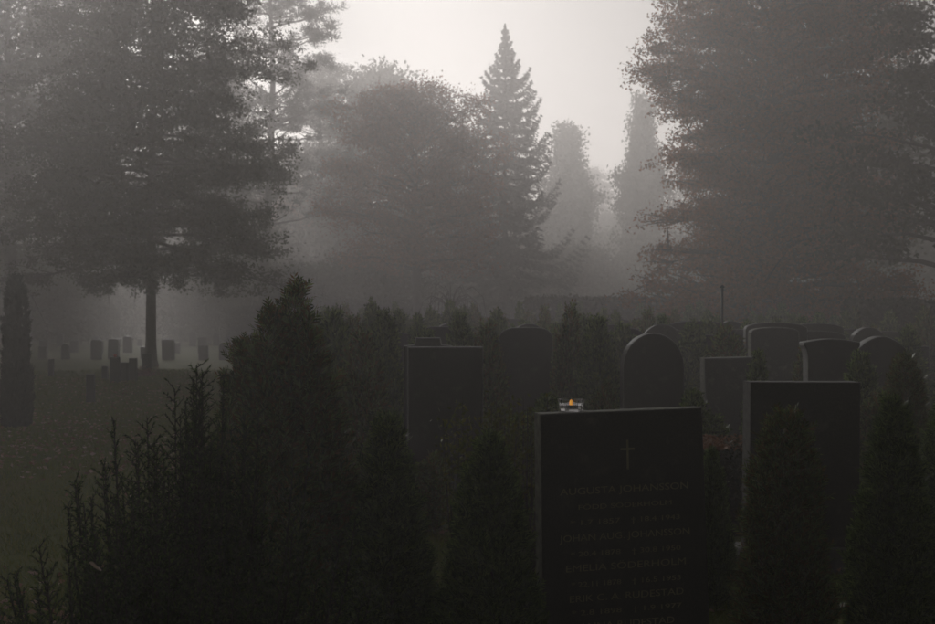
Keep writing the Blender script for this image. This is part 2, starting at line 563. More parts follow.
t2c = copy_tree(t2); put(t2c, 835, 40, 2.5, .75, .9)
tag(t2c, 'dense dark tree merging into the right side of the huge maple', 'tree')
t6b = copy_tree(t6); put(t6b, 900, 60, 1.5, .9, 1.0)
tag(t6b, 'faint tree filling the gap between the maple and the right-edge tree', 'tree')
for i, (x_, y_, src_, s_, lb) in enumerate([(9.5, 7.5, t2, .6, 'unseen leafy tree added for shade just outside the right edge of the view'),  # unseen trees, added to shade the near fog, lawn and stones
        (-5.5, -6.5, t2, .66, 'unseen leafy tree added for shade behind the viewpoint, to its left'), (5.0, -5.0, t2, .62, 'unseen leafy tree added for shade behind the viewpoint, to its right'), (-17.5, 35, t2, .95, 'tall leafy tree added for shade left of the lawn, outside the frame'), (-24, 50, t2, 1.05, 'tallest leafy tree added for shade far out left of the lawn, outside the frame')]):
    c = copy_tree(src_); c.location = (x_, y_, 0); c.rotation_euler = (0, 0, i * 1.1); c.scale = (s_ * 1.25, s_ * 1.25, s_)
    tag(c, lb, 'tree')
FG = 'trees of the far wood dissolving in fog'
for i, (px, Y, s, src) in enumerate([(-60, 85, 1.1, t6), (40, 100, 1.2, t2), (120, 90, 1.0, t6), (180, 105, 1.05, t2), (250, 95, .9, t6), (420, 108, .85, t6),
        (500, 100, .78, t2), (560, 115, .8, t6), (612, 110, .72, t6), (665, 100, .8, t8), (720, 95, 1.0, t6), (800, 90, 1.1, t2), (880, 95, 1.05, t6),
        (960, 85, 1.1, t6), (1020, 70, 1.1, t2), (-130, 65, 1.1, t2), (590, 135, .95, t2), (470, 130, .95, t6), (340, 125, 1.0, t2), (640, 140, 1.0, t6)]):
    c = copy_tree(src); put(c, px, Y, i * 1.3, s)
    c.name = 'far_tree'
    tag(c, 'very faint tree of the far wood dissolving into the fog behind the others', 'tree', FG)

GU = 'undergrowth shrubs at the edge of the far wood'
u0 = broad_tree(95, 5.2, .25, 3.6, p_round, 60, .11, 22000, M['leaf_green'], tr=.09, tierz=.5, twig=8, rise=.3, clump=.4, name='undergrowth_shrub')
k = 0
for Y, xs, s in [(68, range(-60, 1010, 105), 1.0), (88, range(-10, 1000, 90), 1.25), (52, range(-20, 360, 62), .62)]:
    for px in xs:
        if Y == 52 and abs(px - 153) < 14: continue
        c = u0 if k == 0 else copy_tree(u0)
        put(c, px + (k * 37) % 40 - 20, Y + (k * 5) % 7, k * 1.1, s * (.8 + .09 * (k % 5)))
        tag(c, 'dim leafy undergrowth shrub in fog at the edge of the far wood', 'shrub', GU)
        k += 1

# weeping bare tree
def weeping():
    root = empty('weeping_tree', (0, 0, 0))
    T = Tubes(); L = Tubes(); rd = random.Random(5)
    T.add([(0, 0, -.1), (.03, 0, .5), (-.02, 0, 1.0), (.02, 0, 1.5)], [.07, .055, .05, .04], 7)
    for i in range(26):
        a = i * 2.4; ln = rd.uniform(.35, .85); hh = rd.uniform(.35, .75)
        d = Vector((math.cos(a), math.sin(a), 0)); p = Vector((.02, 0, 1.45 - rd.uniform(0, .35)))
        pts = [p, p + d * ln * .35 + Vector((0, 0, hh * .8)), p + d * ln * .75 + Vector((0, 0, hh)), p + d * ln * 1.1 + Vector((0, 0, hh * .6)), p + d * ln * 1.25 + Vector((0, 0, -hh * .4))]
        L.add(pts, [.022, .017, .013, .01, .005], 4)
    link('trunk', T.mesh('trunk'), M['bark'], root)
    link('limb', L.mesh('limb'), M['bark'], root)
    return root
wt_ = weeping(); put(wt_, 450, 36, 0, 1.0)
tag(wt_, 'small bare weeping tree with arching branches, right of the round autumn tree trunk', 'tree')

# ------------------------------------------------------------------ shrubs
def sprig_template(n=9, wid=.05):
    q = []
    def dia(p, d, L, W, nrm):
        p = np.array(p, float); d = np.array(d, float); s = np.cross(d, nrm); s /= np.linalg.norm(s)
        q.append([p, p + d * L * .45 + s * W, p + d * L, p + d * L * .45 - s * W])
    dia((0, 0, 0), (0, 0, 1), 1.0, wid * .8, (0, 1, 0))
    for i in range(n - 1):
        s = .12 + .8 * i / (n - 1); sg = 1 if i % 2 else -1
        a = R(38)
        dia((0, 0, s), (sg * math.sin(a), .12 * sg * (i % 3 - 1), math.cos(a)), .55 * (1.1 - s * .75), wid, (0, 1, 0))
    return np.array(q)

def place_template(T, pos, axis, size, g):
    n = len(pos); z = unit(axis)
    r = unit(g.normal(size=(n, 3))); x = unit(np.cross(z, r)); y = np.cross(z, x)
    M3 = np.stack([x, y, z], axis=1)                 # rows local axes
    V = np.einsum('qki,nij->nqkj', T, M3) * size[:, None, None, None] + pos[:, None, None, :]
    return V.reshape(-1, 4, 3)

def cone_bush(seed, h, R0, n, size, fine=9, wid=.05, lobes=None, power=.6, inner=.35, upness=.9):
    """quads of an upright conifer bush; lobes: list of (x, y, hscale, rscale)"""
    g = np.random.default_rng(seed)
    T = sprig_template(fine, wid)
    out = []
    lobes = lobes or [(0, 0, 1, 1)]
    for (lx, ly, hs_, rs) in lobes:
        m = int(n * hs_ * rs / sum(a[2] * a[3] for a in lobes))
        hh = h * hs_
        t = 1 - np.sqrt(1 - g.uniform(0, .995, m) ** 1.0)
        t = np.where(g.uniform(size=m) < .3, g.uniform(0, 1, m), t)
        az = g.uniform(0, 2 * math.pi, m)
        prof = (1 - t) ** power * (0.78 + .22 * np.minimum(1, t * 6))
        lump = 1 + .13 * smoothnoise(az + t * 5, 2, g) + .10 * smoothnoise(t * 9 + az, 3, g) + .05 * smoothnoise(t * 34 + az * 2, 3, g)
        rad = R0 * rs * prof * lump * np.where(g.uniform(size=m) < inner, g.uniform(.15, .75, m), g.uniform(.75, 1.03, m))
        pos = np.stack([lx + rad * np.cos(az), ly + rad * np.sin(az), .02 + t * hh * .97], 1)
        out_ = np.stack([np.cos(az), np.sin(az), np.zeros(m)], 1)
        ax = out_ * (1 - t * .5)[:, None] * .8 + np.array([0, 0, upness]) + g.normal(size=(m, 3)) * .33
        out.append(place_template(T, pos, ax, size * g.uniform(.6, 1.35, m), g))
    return np.concatenate(out)

def stem_mesh(h, r=.02):
    T = Tubes(); T.add([(0, 0, -.05), (.01, 0, h * .4), (0, .01, h * .85)], [r, r * .7, r * .25], 6)
    return T.mesh('trunk')

def bush(name, V, m, h, px, Y, label, rz=0, group=None, s=1.0, cat='shrub'):
    root = empty(name, (X(px, Y), Y, 0), rz)
    root.scale = (s, s, s)
    link('foliage', quads_mesh('foliage', V), m, root)
    link('trunk', stem_mesh(h), M['bark'], root)
    tag(root, label, cat, group)
    return root

# columnar cypress at the left edge
cyp = bush('columnar_cypress', cone_bush(101, 1.78, .165, 6500, .07, 7, .06, power=.24, upness=1.6), M['dark_thuja'], 1.7, 16, 15.0,
           'slender dark columnar cypress standing alone on the lawn at the left edge', cat='cypress')

# near conical thujas
near = cone_bush(102, .97, .19, 5600, .06, 9, .045, power=.62)
b1 = bush('thuja', near, M['thuja'], .85, 388, 4.9, 'dark conical thuja below the wide black headstone, left of the yellow-green shrub', s=.98, cat='thuja')
near2 = cone_bush(103, .92, .21, 5800, .058, 9, .045, power=.6)
b2 = bush('thuja', near2, M['thuja'], .8, 489, 4.7, 'broad dark thuja touching the left side of the inscribed headstone', s=.97, cat='thuja')
def again(src, px, Y, label, rz, s=1.0, group=None, sz=None, lean=0, name=None):
    c = copy_tree(src)
    c.location = (X(px, Y), Y, 0)
    c.rotation_euler = (0, lean, rz); c.scale = (s, s, sz or s)
    if name: c.name = name
    if 'group' in c: del c['group']
    tag(c, label, None, group)
    return c
b3 = bush('thuja', cone_bush(104, 1.0, .175, 5200, .06, 9, .045, power=.36), M['thuja_brown'], .85, 785, 5.1,
          'blunt-topped brownish thuja growing in front of the plain second headstone', cat='thuja')
b3.scale = (1, 1, .95)
b4 = again(b1, 893, 5.3, 'dark conical thuja in the bottom right corner, right of the plain second headstone', 2.2, 1.0, sz=1.02)
b5 = again(b3, 905, 8.6, 'taller thuja with rounded tip behind the one in the bottom right corner', 1.2, 1.0, sz=1.05)
b6 = again(b2, 712, 5.9, 'narrow thuja squeezed between the inscribed headstone and the grass gap', 3.0, .55, sz=.78)
b7 = again(b1, 945, 6.8, 'thuja cut off by the right edge behind the corner thuja', 4.0, 1.0, sz=.9)
# big multi-tipped thuja
big = cone_bush(105, 1.42, .235, 15000, .07, 9, .045, lobes=[(0, 0, 1.03, .85), (-.09, -.05, .96, .8), (-.2, .02, .88, .85), (.11, .06, .80, .7), (-.05, -.15, .7, .9), (.05, -.05, .9, .7)], power=.62)
b8 = bush('thuja', big, M['thuja_brown'], 1.2, 296, 5.0, 'tallest near thuja with several ragged tips, left of the other near thujas', cat='thuja')

# open spiky yew-like shrub in the front left corner
def spiky(seed, nshoot, h, spread, g):
    rd = random.Random(seed)
    T = Tubes(); P = []; A = []
    for i in range(nshoot):
        a = rd.uniform(0, 6.283); rr = abs(rd.gauss(0, .5)) * spread
        rr = min(rr, spread)
        tip = Vector((math.cos(a) * rr * 1.45, math.sin(a) * rr, h * (1 - .55 * (rr / spread) ** 1.5) * rd.uniform(.62, 1.0)))
        base = Vector((math.cos(a) * rr * .25, math.sin(a) * rr * .25, 0))
        pts = [base.lerp(tip, s) + Vector((math.cos(a), math.sin(a), 0)) * rr * .25 * math.sin(s * 3.14) for s in (0, .3, .55, .75, .9, 1)]
        T.add(pts, [.006, .005, .004, .003, .0022, .001], 4, False)
        # branchlets
        L = (tip - base).length
        s = .25
        k = 0
        while s < 1.0:
            f = s * 5
            # param pts unevenly; find interpolated point
            ss = [0, .3, .55, .75, .9, 1]
            j = max(q for q in range(5) if ss[q] <= s)
            p = pts[j].lerp(pts[j + 1], (s - ss[j]) / (ss[j + 1] - ss[j]))
            ax = (pts[j + 1] - pts[j]).normalized()
            side = (ax.cross(Vector((math.sin(i * 2.1), math.cos(i * 2.1), .3))).normalized() * (1 if k % 2 else -1) + Vector((rd.gauss(0, .25), rd.gauss(0, .25), rd.gauss(0, .25)))).normalized()
            d = (ax * .8 + side * .8).normalized()
            bl = rd.uniform(.09, .17) * (1.12 - s) + .012
            e = p + d * bl
            T.add([p, e], [.0018, .0008], 3, False)
            nn = int(bl / .0065)
            for q in range(nn):
                P.append(p.lerp(e, (q + 1) / nn)); A.append(d)
            s += .011 / L * 1.1 + .003
            k += 1
        nn = int(L * .35 / .005)
        for q in range(nn):
            v = .65 + .35 * q / nn
            ss = [0, .3, .55, .75, .9, 1]
            j = max(q2 for q2 in range(5) if ss[q2] <= v)
            P.append(pts[j].lerp(pts[j + 1], (v - ss[j]) / (ss[j + 1] - ss[j]))); A.append((pts[j + 1] - pts[j]).normalized())
    P = np.array([tuple(p) for p in P]); A = np.array([tuple(p) for p in A])
    P = np.repeat(P, 2, 0); A = np.repeat(A, 2, 0)
    ax = unit(A * .9 + g.normal(size=A.shape) * .55)
    V = leaf_quads(P + ax * .005, .0075, .0016, axis=ax, spread=.05, g=g)
    return T, V
def spiky_bush(seed, n, h, spread, px, Y, label):
    T, V = spiky(seed, n, h, spread, np.random.default_rng(seed))
    root = empty('yew_shrub', (X(px, Y), Y, 0))
    link('branch', T.mesh('branch'), M['bark'], root)
    link('foliage', quads_mesh('foliage', V), M['yew'], root)
    tag(root, label, 'shrub')
    return root
s1 = spiky_bush(201, 150, 1.24, .46, 192, 3.2, 'dark open evergreen shrub with feathery pointed shoots in the front left')
s2 = spiky_bush(202, 140, .95, .42, 150, 2.9, 'low spreading feathery evergreen shrub along the bottom left edge of the planting')
s3 = spiky_bush(203, 80, .82, .3, 240, 3.6, 'dark feathery evergreen shrub in front of the tallest near thuja')

# pale leaf caught on the shrub
def pale_leaf():
    bm = bmesh.new()
    pts = [(0, -.028, 0), (.012, -.014, .004), (.015, .004, .006), (.008, .02, .003), (0, .03, 0), (-.008, .02, .003), (-.015, .004, .006), (-.012, -.014, .004)]
    c = bm.verts.new((0, 0, -.002)); vs = [bm.verts.new(p) for p in pts]
    for i in range(8): bm.faces.new((c, vs[i], vs[(i + 1) % 8]))
    me = bm_mesh(bm, 'fallen_leaf')
    o = link('fallen_leaf', me, M['pale_leaf'], None, (X(95, 2.45), 2.45, Z(567, 2.45)))
    o.rotation_euler = (R(25), R(35), R(72)); o.scale = (.8, .62, .8)
    tag(o, 'pale curled dead leaf caught on the low feathery shrub at bottom left', 'leaf')
pale_leaf()

# yellow-green leafy shrub (privet like)
def leafy(seed, h, r, n, leaf, m, px, Y, label, name='leafy_shrub'):
    g = np.random.default_rng(seed); rd = random.Random(seed)
    T = Tubes(); C = []; A = []
    for i in range(34):
        a = rd.uniform(0, 6.28); rr = r * rd.uniform(.2, 1)
        tip = Vector((math.cos(a) * rr, math.sin(a) * rr, h * rd.uniform(.72, 1.0)))
        b0 = Vector((math.cos(a) * rr * .2, math.sin(a) * rr * .2, -.02))
        mid = b0.lerp(tip, .5) + Vector((math.cos(a), math.sin(a), 0)) * .04
        T.add([b0, mid, tip], [.006, .004, .0015], 4, False)
        for q in range(n // 34):
            s = rd.uniform(.2, 1) ** .7
            p = (b0.lerp(mid, s * 2) if s < .5 else mid.lerp(tip, s * 2 - 1)) + Vector((rd.gauss(0, .022), rd.gauss(0, .022), rd.gauss(0, .02)))
            C.append(tuple(p)); A.append((rd.gauss(0, .7), rd.gauss(0, .7), .6))
    V = leaf_quads(np.array(C), leaf, leaf * .5, axis=np.array(A), spread=.4, g=g)
    root = empty(name, (X(px, Y), Y, 0))
    link('branch', T.mesh('branch'), M['bark'], root)
    link('foliage', quads_mesh('foliage', V), m, root)
    tag(root, label, 'shrub')
    return root
leafy(301, 1.0, .2, 3000, .013, M['privet'], 478, 5.6, 'yellow-green small-leaved shrub peeping over the broad thuja beside the inscribed headstone')
l2 = leafy(302, .98, .13, 1500, .012, M['privet'], 522, 6.2, 'yellow-green sprays right beside the top left corner of the inscribed headstone')

# ------------------------------------------------------------------ headstones
def outline(kind, w, h):
    W = w / 2
    if kind == 'flat': return [(-W, 0), (W, 0), (W, h), (-W, h)]
    if kind == 'taper': return [(-W, 0), (W, 0), (W * .955, h), (-W * .98, h)]
    if kind == 'dome':         # shallow arc
        r = w * .11; pts = [(-W, 0), (W, 0)]
        for k in range(13):
            a = math.pi * k / 12; x = W * math.cos(a)
            pts.append((x, h - r + r * math.sin(a) ** .8))
        return pts
    if kind == 'softdome':     # shoulders rounded, higher
        pts = [(-W, 0), (W, 0)]
        for k in range(17):
            a = math.pi * k / 16
            x = W * math.copysign(abs(math.cos(a)) ** .6, math.cos(a)); pts.append((x, h - w * .2 + w * .2 * math.sin(a) ** .9))
        return pts
    if kind == 'arch':
        pts = [(-W, 0), (W, 0)]
        for k in range(19):
            a = math.pi * k / 18; pts.append((W * math.cos(a), h - W * 1.08 + W * 1.08 * math.sin(a)))
        return pts
    if kind == 'cornice':      # flared cap under a shallow arc
        pts = [(-W * .86, 0), (W * .86, 0), (W * .86, h - .20), (W * .88, h - .14), (W * .93, h - .09), (W, h - .06), (W, h - .035)]
        for k in range(9):
            u = k / 8; pts.append((W * .97 * (1 - 2 * u), h - .03 + .03 * math.sin(math.pi * u)))
        pts += [(-W, h - .035), (-W, h - .06), (-W * .93, h - .09), (-W * .88, h - .14), (-W * .86, h - .20)]
        return pts
    if kind == 'ogee':
        pts = [(-W * .9, 0), (W * .9, 0), (W * .95, h * .75), (W, h - .17), (W * .93, h - .12), (W * .72, h - .075)]
        for k in range(9):
            u = k / 8; pts.append((W * .66 * (1 - 2 * u), h - .06 + .06 * math.sin(math.pi * u)))
        pts += [(-W * .72, h - .075), (-W * .93, h - .12), (-W, h - .17), (-W * .95, h * .75)]
        return pts
    if kind == 'step':
        return [(-W, 0), (W, 0), (W, h - .07), (W * .55, h - .06), (W * .5, h), (-W * .5, h), (-W * .55, h - .06), (-W, h - .07)]

def slab_mesh(name, kind, w, h, t, bev=.012):
    pts = outline(kind, w, h)
    bm = bmesh.new()
    f = [bm.verts.new((x, -t / 2, z)) for x, z in pts]
    b = [bm.verts.new((x, t / 2, z)) for x, z in pts]
    n = len(pts)
    bm.faces.new(f); bm.faces.new(list(reversed(b)))
    for i in range(n):
        bm.faces.new((f[i], b[i], b[(i + 1) % n], f[(i + 1) % n]))
    bmesh.ops.recalc_face_normals(bm, faces=bm.faces)
    fe = [e for e in bm.edges if abs(e.verts[0].co.y - e.verts[1].co.y) < 1e-6]
    bmesh.ops.bevel(bm, geom=fe, offset=bev, segments=2, affect='EDGES', profile=.5)
    for fc in bm.faces:
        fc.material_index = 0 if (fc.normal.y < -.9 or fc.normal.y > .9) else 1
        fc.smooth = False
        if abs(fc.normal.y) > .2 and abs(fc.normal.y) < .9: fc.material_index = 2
    me = bpy.data.meshes.new(name); bm.to_mesh(me); bm.free()
    return me

def headstone(kind, w, h, t, px, Y, label, rz=0, mats=None, tilt=(0, 0), group=None, base=True, panel=True):
    root = empty('headstone', (X(px, Y), Y, 0), rz)
    root.rotation_euler = (tilt[0], tilt[1], rz)
    mats = mats or [M['granite'], M['rough_dark'], M['lit_rim']]
    bh = .12 if base else 0
    link('slab', slab_mesh('slab', kind, w, h - bh, t, .006 if Y < 8 else .014), mats, root, (0, 0, bh))
    if base:
        bm = bmesh.new()
        box_into(bm, -w / 2 - .05, w / 2 + .05, -t / 2 - .06, t / 2 + .06, -.12, bh + .0, .008)
        link('plinth', bm_mesh(bm, 'plinth'), M['rough_dark'], root)
    tag(root, label, 'headstone', group)
    return root

# main inscribed stone
Y1 = 4.93
hs1 = headstone('taper', .668, Z(411, Y1) + .005, .085, 624.5, Y1,
    'black headstone in front with engraved family names and a glass candle holder on top', rz=R(14), mats=[M['granite'], M['rough'], M['rough']], tilt=(0, R(-1.1)))
def text_mesh(body, size, ext=.0006, sx=1.0):
    cu = bpy.data.curves.new('t', 'FONT'); cu.body = body; cu.size = size; cu.extrude = ext
    cu.align_x = 'CENTER'; cu.align_y = 'CENTER'; cu.resolution_u = 3
    ob = bpy.data.objects.new('t', cu); col.objects.link(ob)
    bpy.context.view_layer.update()
    me = bpy.data.meshes.new_from_object(ob.evaluated_get(bpy.context.evaluated_depsgraph_get()))
    bpy.data.objects.remove(ob); bpy.data.curves.remove(cu)
    xs = [v.co.x for v in me.vertices]; w0 = max(xs) - min(xs)
    return me, w0
lines = [  # text, py at x=624, width px
    ('AUGUSTA JOHANSSON', 488, 135, .036), ('FÖDD SÖDERHOLM', 504, 98, .026), ('* 1.7 1857   † 18.4 1943', 519, 118, .027),
    ('JOHAN AUG. JOHANSSON', 534, 137, .036), ('* 20.4 1878   † 30.8 1950', 550, 118, .027),
    ('EMELIA SÖDERHOLM', 564, 126, .036), ('* 22.11 1878   † 16.5 1953', 580, 118, .027),
    ('ERIK C. A. RUDESTAD', 594, 120, .036), ('* 2.8 1898   † 1.9 1977', 608, 118, .027), ('ANNA RUDESTAD', 622, 100, .036)]
def put_text(name, body, sz, xc, py, wpx):
    me, w0 = text_mesh(body, sz)
    wanted = wpx / F * Y1
    o = link(name, me, M['bronze'], hs1, (xc / F * Y1, -.0425 - .0008, Z(py, Y1 - .02)))
    o.scale = (wanted / w0, 1.0, 1)
    o.rotation_euler = (R(90), 0, 0)
for body, py, wpx, sz in lines:
    if body[0] == '*':
        a_, b_ = body.split('   ')
        put_text('inscription_date', a_, sz, -wpx * .27, py, wpx * .44)
        put_text('inscription_date', b_, sz, wpx * .27, py, wpx * .44)
    else:
        put_text('inscription_name', body, sz, 0, py, wpx)
# engraved cross
bm = bmesh.new()
box_into(bm, -.004, .004, -.0012, 0, -.06, .05)
box_into(bm, -.028, -.0041, -.0012, 0, .012, .02)
box_into(bm, .0041, .028, -.0012, 0, .012, .02)
link('cross', bm_mesh(bm, 'cross'), M['bronze'], hs1, (.012, -.0426, Z(452, Y1)))

# second stone
Y2 = 6.9
hs2 = headstone('flat', .60, Z(381.5, Y2), .13, 800, Y2, 'plain dark rectangular headstone right of the inscribed one, a thuja before it', rz=R(6), mats=[M['granite'], M['rough_dark'], M['rough_dark']], tilt=(0, R(.5)))
hA = headstone('softdome', .55, Z(327, 13.5), .14, 526, 13.5, 'tall dark round-shouldered headstone in the middle row above the candle holder', rz=R(-3))
hB = headstone('arch', .56, Z(333, 11.6), .14, 652, 11.6, 'round-arched black headstone rising right behind the inscribed one', rz=R(8))
hC = headstone('flat', .55, Z(357, 12.0), .16, 733, 12.0, 'low flat-topped grey headstone with its top edge painted pale as if lit, under the thin pole', rz=R(7), mats=[M['granite_grey'], M['rough'], M['lit_rim']], tilt=(0, R(-1.2)))
hD = headstone('dome', .53, Z(327, 14.0), .13, 773.5, 14.0, 'grey headstone with shallow arched top, lighter than its neighbours', rz=R(5), mats=[M['granite_grey'], M['rough'], M['lit_rim']])
hE = headstone('cornice', .51, Z(338.5, 11.5), .15, 829.5, 11.5, 'black headstone with a flared cap, behind the plain rectangular one', rz=R(4))
hF = headstone('ogee', .53, Z(336, 12.6), .14, 879, 12.6, 'dark shouldered headstone with curved crown at the right of the row', rz=R(10))
hG = headstone('flat', .59, Z(346.5, 10.2), .14, 445, 10.2, 'wide black flat-topped headstone behind the yellow-green shrub', rz=R(6))
hG2 = headstone('step', .42, Z(337.5, 11.2), .14, 428, 11.2, 'black headstone with a raised stepped cap, just behind the wide flat one', rz=R(3))
hH = headstone('dome', .40, Z(372, 12.5), .12, 348, 12.5, 'small dark headstone half hidden among shrubs right of the tallest thuja', rz=R(2))

# candle holder on the main stone
def candle():
    zt = hs1_top
    root = empty('candle_holder', zt)
    seg = 12
    def ring(prof, name, m):
        bm = bmesh.new(); rows = []
        for (r, z) in prof:
            rows.append([bm.verts.new((r * math.cos(2 * math.pi * k / seg), r * math.sin(2 * math.pi * k / seg), z)) for k in range(seg)])
        for i in range(len(rows) - 1):
            for k in range(seg):
                bm.faces.new((rows[i][k], rows[i][(k + 1) % seg], rows[i + 1][(k + 1) % seg], rows[i + 1][k]))
        bm.faces.new(list(reversed(rows[0]))); bm.faces.new(rows[-1])
        return link(name, bm_mesh(bm, name), m, root)
    # faceted thick glass cup (outer wall down, inner wall back up)
    ring([(.036, 0), (.044, .004), (.046, .016), (.044, .024), (.048, .036), (.048, .046), (.041, .046), (.038, .034), (.034, .012), (.001, .011)], 'glass_cup', M['glass'])
    ring([(.018, .0125), (.0195, .0125), (.0195, .027), (.018, .027)], 'candle_tin', M['tin'])
    ring([(.0175, .013), (.0175, .022), (.002, .0225)], 'wax', M['wax'])
    ring([(.002, .0245), (.006, .028), (.0068, .031), (.0045, .037), (.0008, .045)], 'flame', M['flame'])
    tag(root, 'small clear glass candle holder with an amber flame on the inscribed headstone', 'candle holder')
bpy.context.view_layer.update()
mw = hs1.matrix_world
xl = (575 - 624.5) / F * Y1 / math.cos(R(14))
hs1_top = mw @ Vector((xl, 0, Z(411, Y1) + .005))
hs1_top.z += .0015
candle()

# low clipped hedge with fallen leaves, between the two near stones
def low_hedge(px0, px1, Y, d, ztop, label, m, n, leaf, crest=None, name='clipped_hedge', zb=0.0, rzz=0):
    g = np.random.default_rng(int(px0) + 400)
    x0, x1 = X(px0, Y), X(px1, Y)
    root = empty(name, ((x0 + x1) / 2, Y, 0), rzz)
    W = (x1 - x0) / 2
    bm = bmesh.new(); box_into(bm, -W + .04, W - .04, -d / 2 + .04, d / 2 - .04, zb - .05, ztop - .05, .03)
    link('branch_core', bm_mesh(bm, 'branch_core'), M['hedge_core'], root)
    A = 2 * W * ztop * 2 + 2 * W * d + 2 * d * ztop
    u = g.uniform(0, 1, n); c = np.zeros((n, 3))
    f1 = 2 * W * ztop * 1.5 / A; f2 = f1 + 2 * W * d / A
    x = g.uniform(-W, W, n); y = g.uniform(-d / 2, d / 2, n); z = g.uniform(zb, ztop, n)
    top = (u > f1) & (u < f2); side = u >= f2; front = u <= f1
    y = np.where(front, np.where(g.uniform(size=n) < .75, -d / 2, d / 2), y)
    z = np.where(top, ztop, z)
    x = np.where(side, np.sign(x) * W, x)
    c = np.stack([x, y, z], 1) + g.normal(size=(n, 3)) * leaf * .8
    c[:, 2] += .02 * np.sin(x * 7) + .015 * np.sin(x * 17 + 1)
    link('foliage', quads_mesh('foliage', leaf_quads(c, leaf, leaf * .6, g=g)), m, root)
    if crest:
        k = crest
        c2 = np.stack([g.uniform(-W, W, k), g.uniform(-d / 2, d / 2, k), ztop + .012 + g.uniform(0, .02, k)], 1)
        ax = np.stack([g.normal(size=k), g.normal(size=k), g.normal(size=k) * .25], 1)
        link('fallen_leaves', quads_mesh('fallen_leaves', leaf_quads(c2, .02, .014, axis=ax, spread=.1, g=g)), M['rust_leaf'], root)['kind'] = 'stuff'
    tag(root, label, 'hedge')
    return root
low_hedge(690, 752, 8.3, .75, Z(441, 8.3) - .03, 'low dark clipped hedge covered with rusty fallen leaves, between the two near headstones', M['hedge'], 7000, .014, 1500)
# dark irregular hedge across the back
h1 = low_hedge(528, 668, 40, 1.2, Z(300, 40), 'loose dark hedge on the far side of the graves, right of the pointed spruce', M['hedge'], 6500, .07, name='garden_hedge')
low_hedge(668, 850, 37, 1.2, Z(305, 37), 'long dark hedge under the huge maple behind the thin pole', M['hedge'], 7000, .065, name='garden_hedge')
low_hedge(852, 928, 25, 1.2, Z(303, 25), 'square clipped dark hedge in the fog at the far right', M['hedge'], 9000, .04)
low_hedge(230, 420, 52, 1.0, Z(309, 52), 'long faint hedge in the fog behind the middle rows, left of the round tree trunk', M['hedge'], 6500, .07, name='garden_hedge')

# ------------------------------------------------------------------ middle rows of thujas
midA = cone_bush(121, 1.2, .3, 2600, .11, 5, .075, power=.55)
midB = cone_bush(122, 1.2, .26, 2400, .11, 5, .075, power=.42, lobes=[(0, 0, 1, 1), (.12, .05, .88, .7)])
midC = cone_bush(123, 1.2, .34, 2600, .12, 5, .075, power=.7)
protos = []
mid = [  # px, top py, Y, shape, relative width, label
    (334, 319, 11.0, 0, 1.0, 'greyish conical thuja right behind the tallest near thuja'),
    (362, 340, 9.5, 1, .9, 'bushy thuja before the small half-hidden headstone'),
    (384, 318, 13, 0, .9, 'conical thuja left of the stepped-cap headstone'),
    (372, 309, 17, 2, .9, None), (352, 322, 15, 1, 1, None), (398, 316, 18, 0, .8, None), (418, 322, 16, 2, .7, None),
    (460, 320, 14, 0, .9, 'conical thuja above the right end of the wide black headstone'),
    (486, 330, 12, 1, .9, 'thuja standing left of the tall round-shouldered headstone'),
    (497, 318, 17, 2, .9, None), (450, 306, 22, 0, .9, None), (474, 308, 24, 1, .9, None), (430, 314, 22, 2, .8, None),
    (571, 312, 12.5, 1, .72, 'slim thuja with a tufted tip right of the tall round-shouldered headstone'),
    (598, 325, 12, 0, .9, 'fuller thuja left of the round-arched black headstone'),
    (586, 322, 17, 2, .9, None), (556, 330, 16, 0, .8, None), (545, 312, 20, 1, .8, None),
    (623, 330, 14.5, 0, 1, None), (648, 315, 17, 1, .75, 'thin-tipped thuja peeping over the round-arched headstone'),
    (662, 322, 16, 0, .7, None), (616, 318, 21, 2, .8, None), (604, 312, 26, 0, .8, None),
    (692, 330, 15, 2, 1.1, 'broad thuja left of the thin pole'), (708, 325, 17, 0, 1, None),
    (726, 331, 13.3, 1, 1, 'thuja at the foot of the thin pole'), (745, 330, 19, 0, .9, None),
    (758, 358, 11.3, 0, .55, 'narrow thuja at the right end of the low flat-topped headstone'),
    (806, 352, 12.5, 1, .7, None), (861, 360, 10.5, 0, .8, 'thuja between the flared-cap and the shouldered headstones'),
    (908, 335, 15.5, 2, 1, 'dim thuja behind the right end of the headstone row'), (846, 318, 22, 2, 1, None), (890, 316, 22, 0, 1, None), (925, 312, 20, 1, 1, None),
    (820, 322, 24, 0, 1, None), (798, 318, 26, 1, 1, None), (772, 312, 28, 0, 1, None), (750, 308, 30, 2, 1, None), (700, 306, 28, 0, 1, None), (676, 310, 30, 1, 1, None),
    (325, 312, 22, 0, 1, None), (345, 308, 28, 1, .9, None), (362, 312, 30, 0, .9, None), (395, 306, 32, 0, .8, None), (520, 306, 30, 0, .8, None), (560, 308, 30, 2, .8, None),
    (580, 305, 33, 0, .8, None), (640, 306, 33, 0, .8, None),
]
rm = random.Random(91)
for Yr, a, b_, st in [(15.5, 318, 700, 33), (18.5, 318, 930, 30), (23, 322, 930, 27), (27, 320, 930, 25)]:
    q = a + rm.uniform(0, 20)
    while q < b_:
        tp_ = {15.5: 336, 18.5: 328, 23: 320, 27: 315}[Yr]
        mid.append((q, tp_ + rm.uniform(-9, 12), Yr + rm.uniform(-.8, .8), rm.choice([0, 1, 2]), rm.uniform(.7, 1.15), None))
        q += st * rm.uniform(.75, 1.4)
GM = 'small thujas in the misty rows between the headstones'
src = [None, None, None]
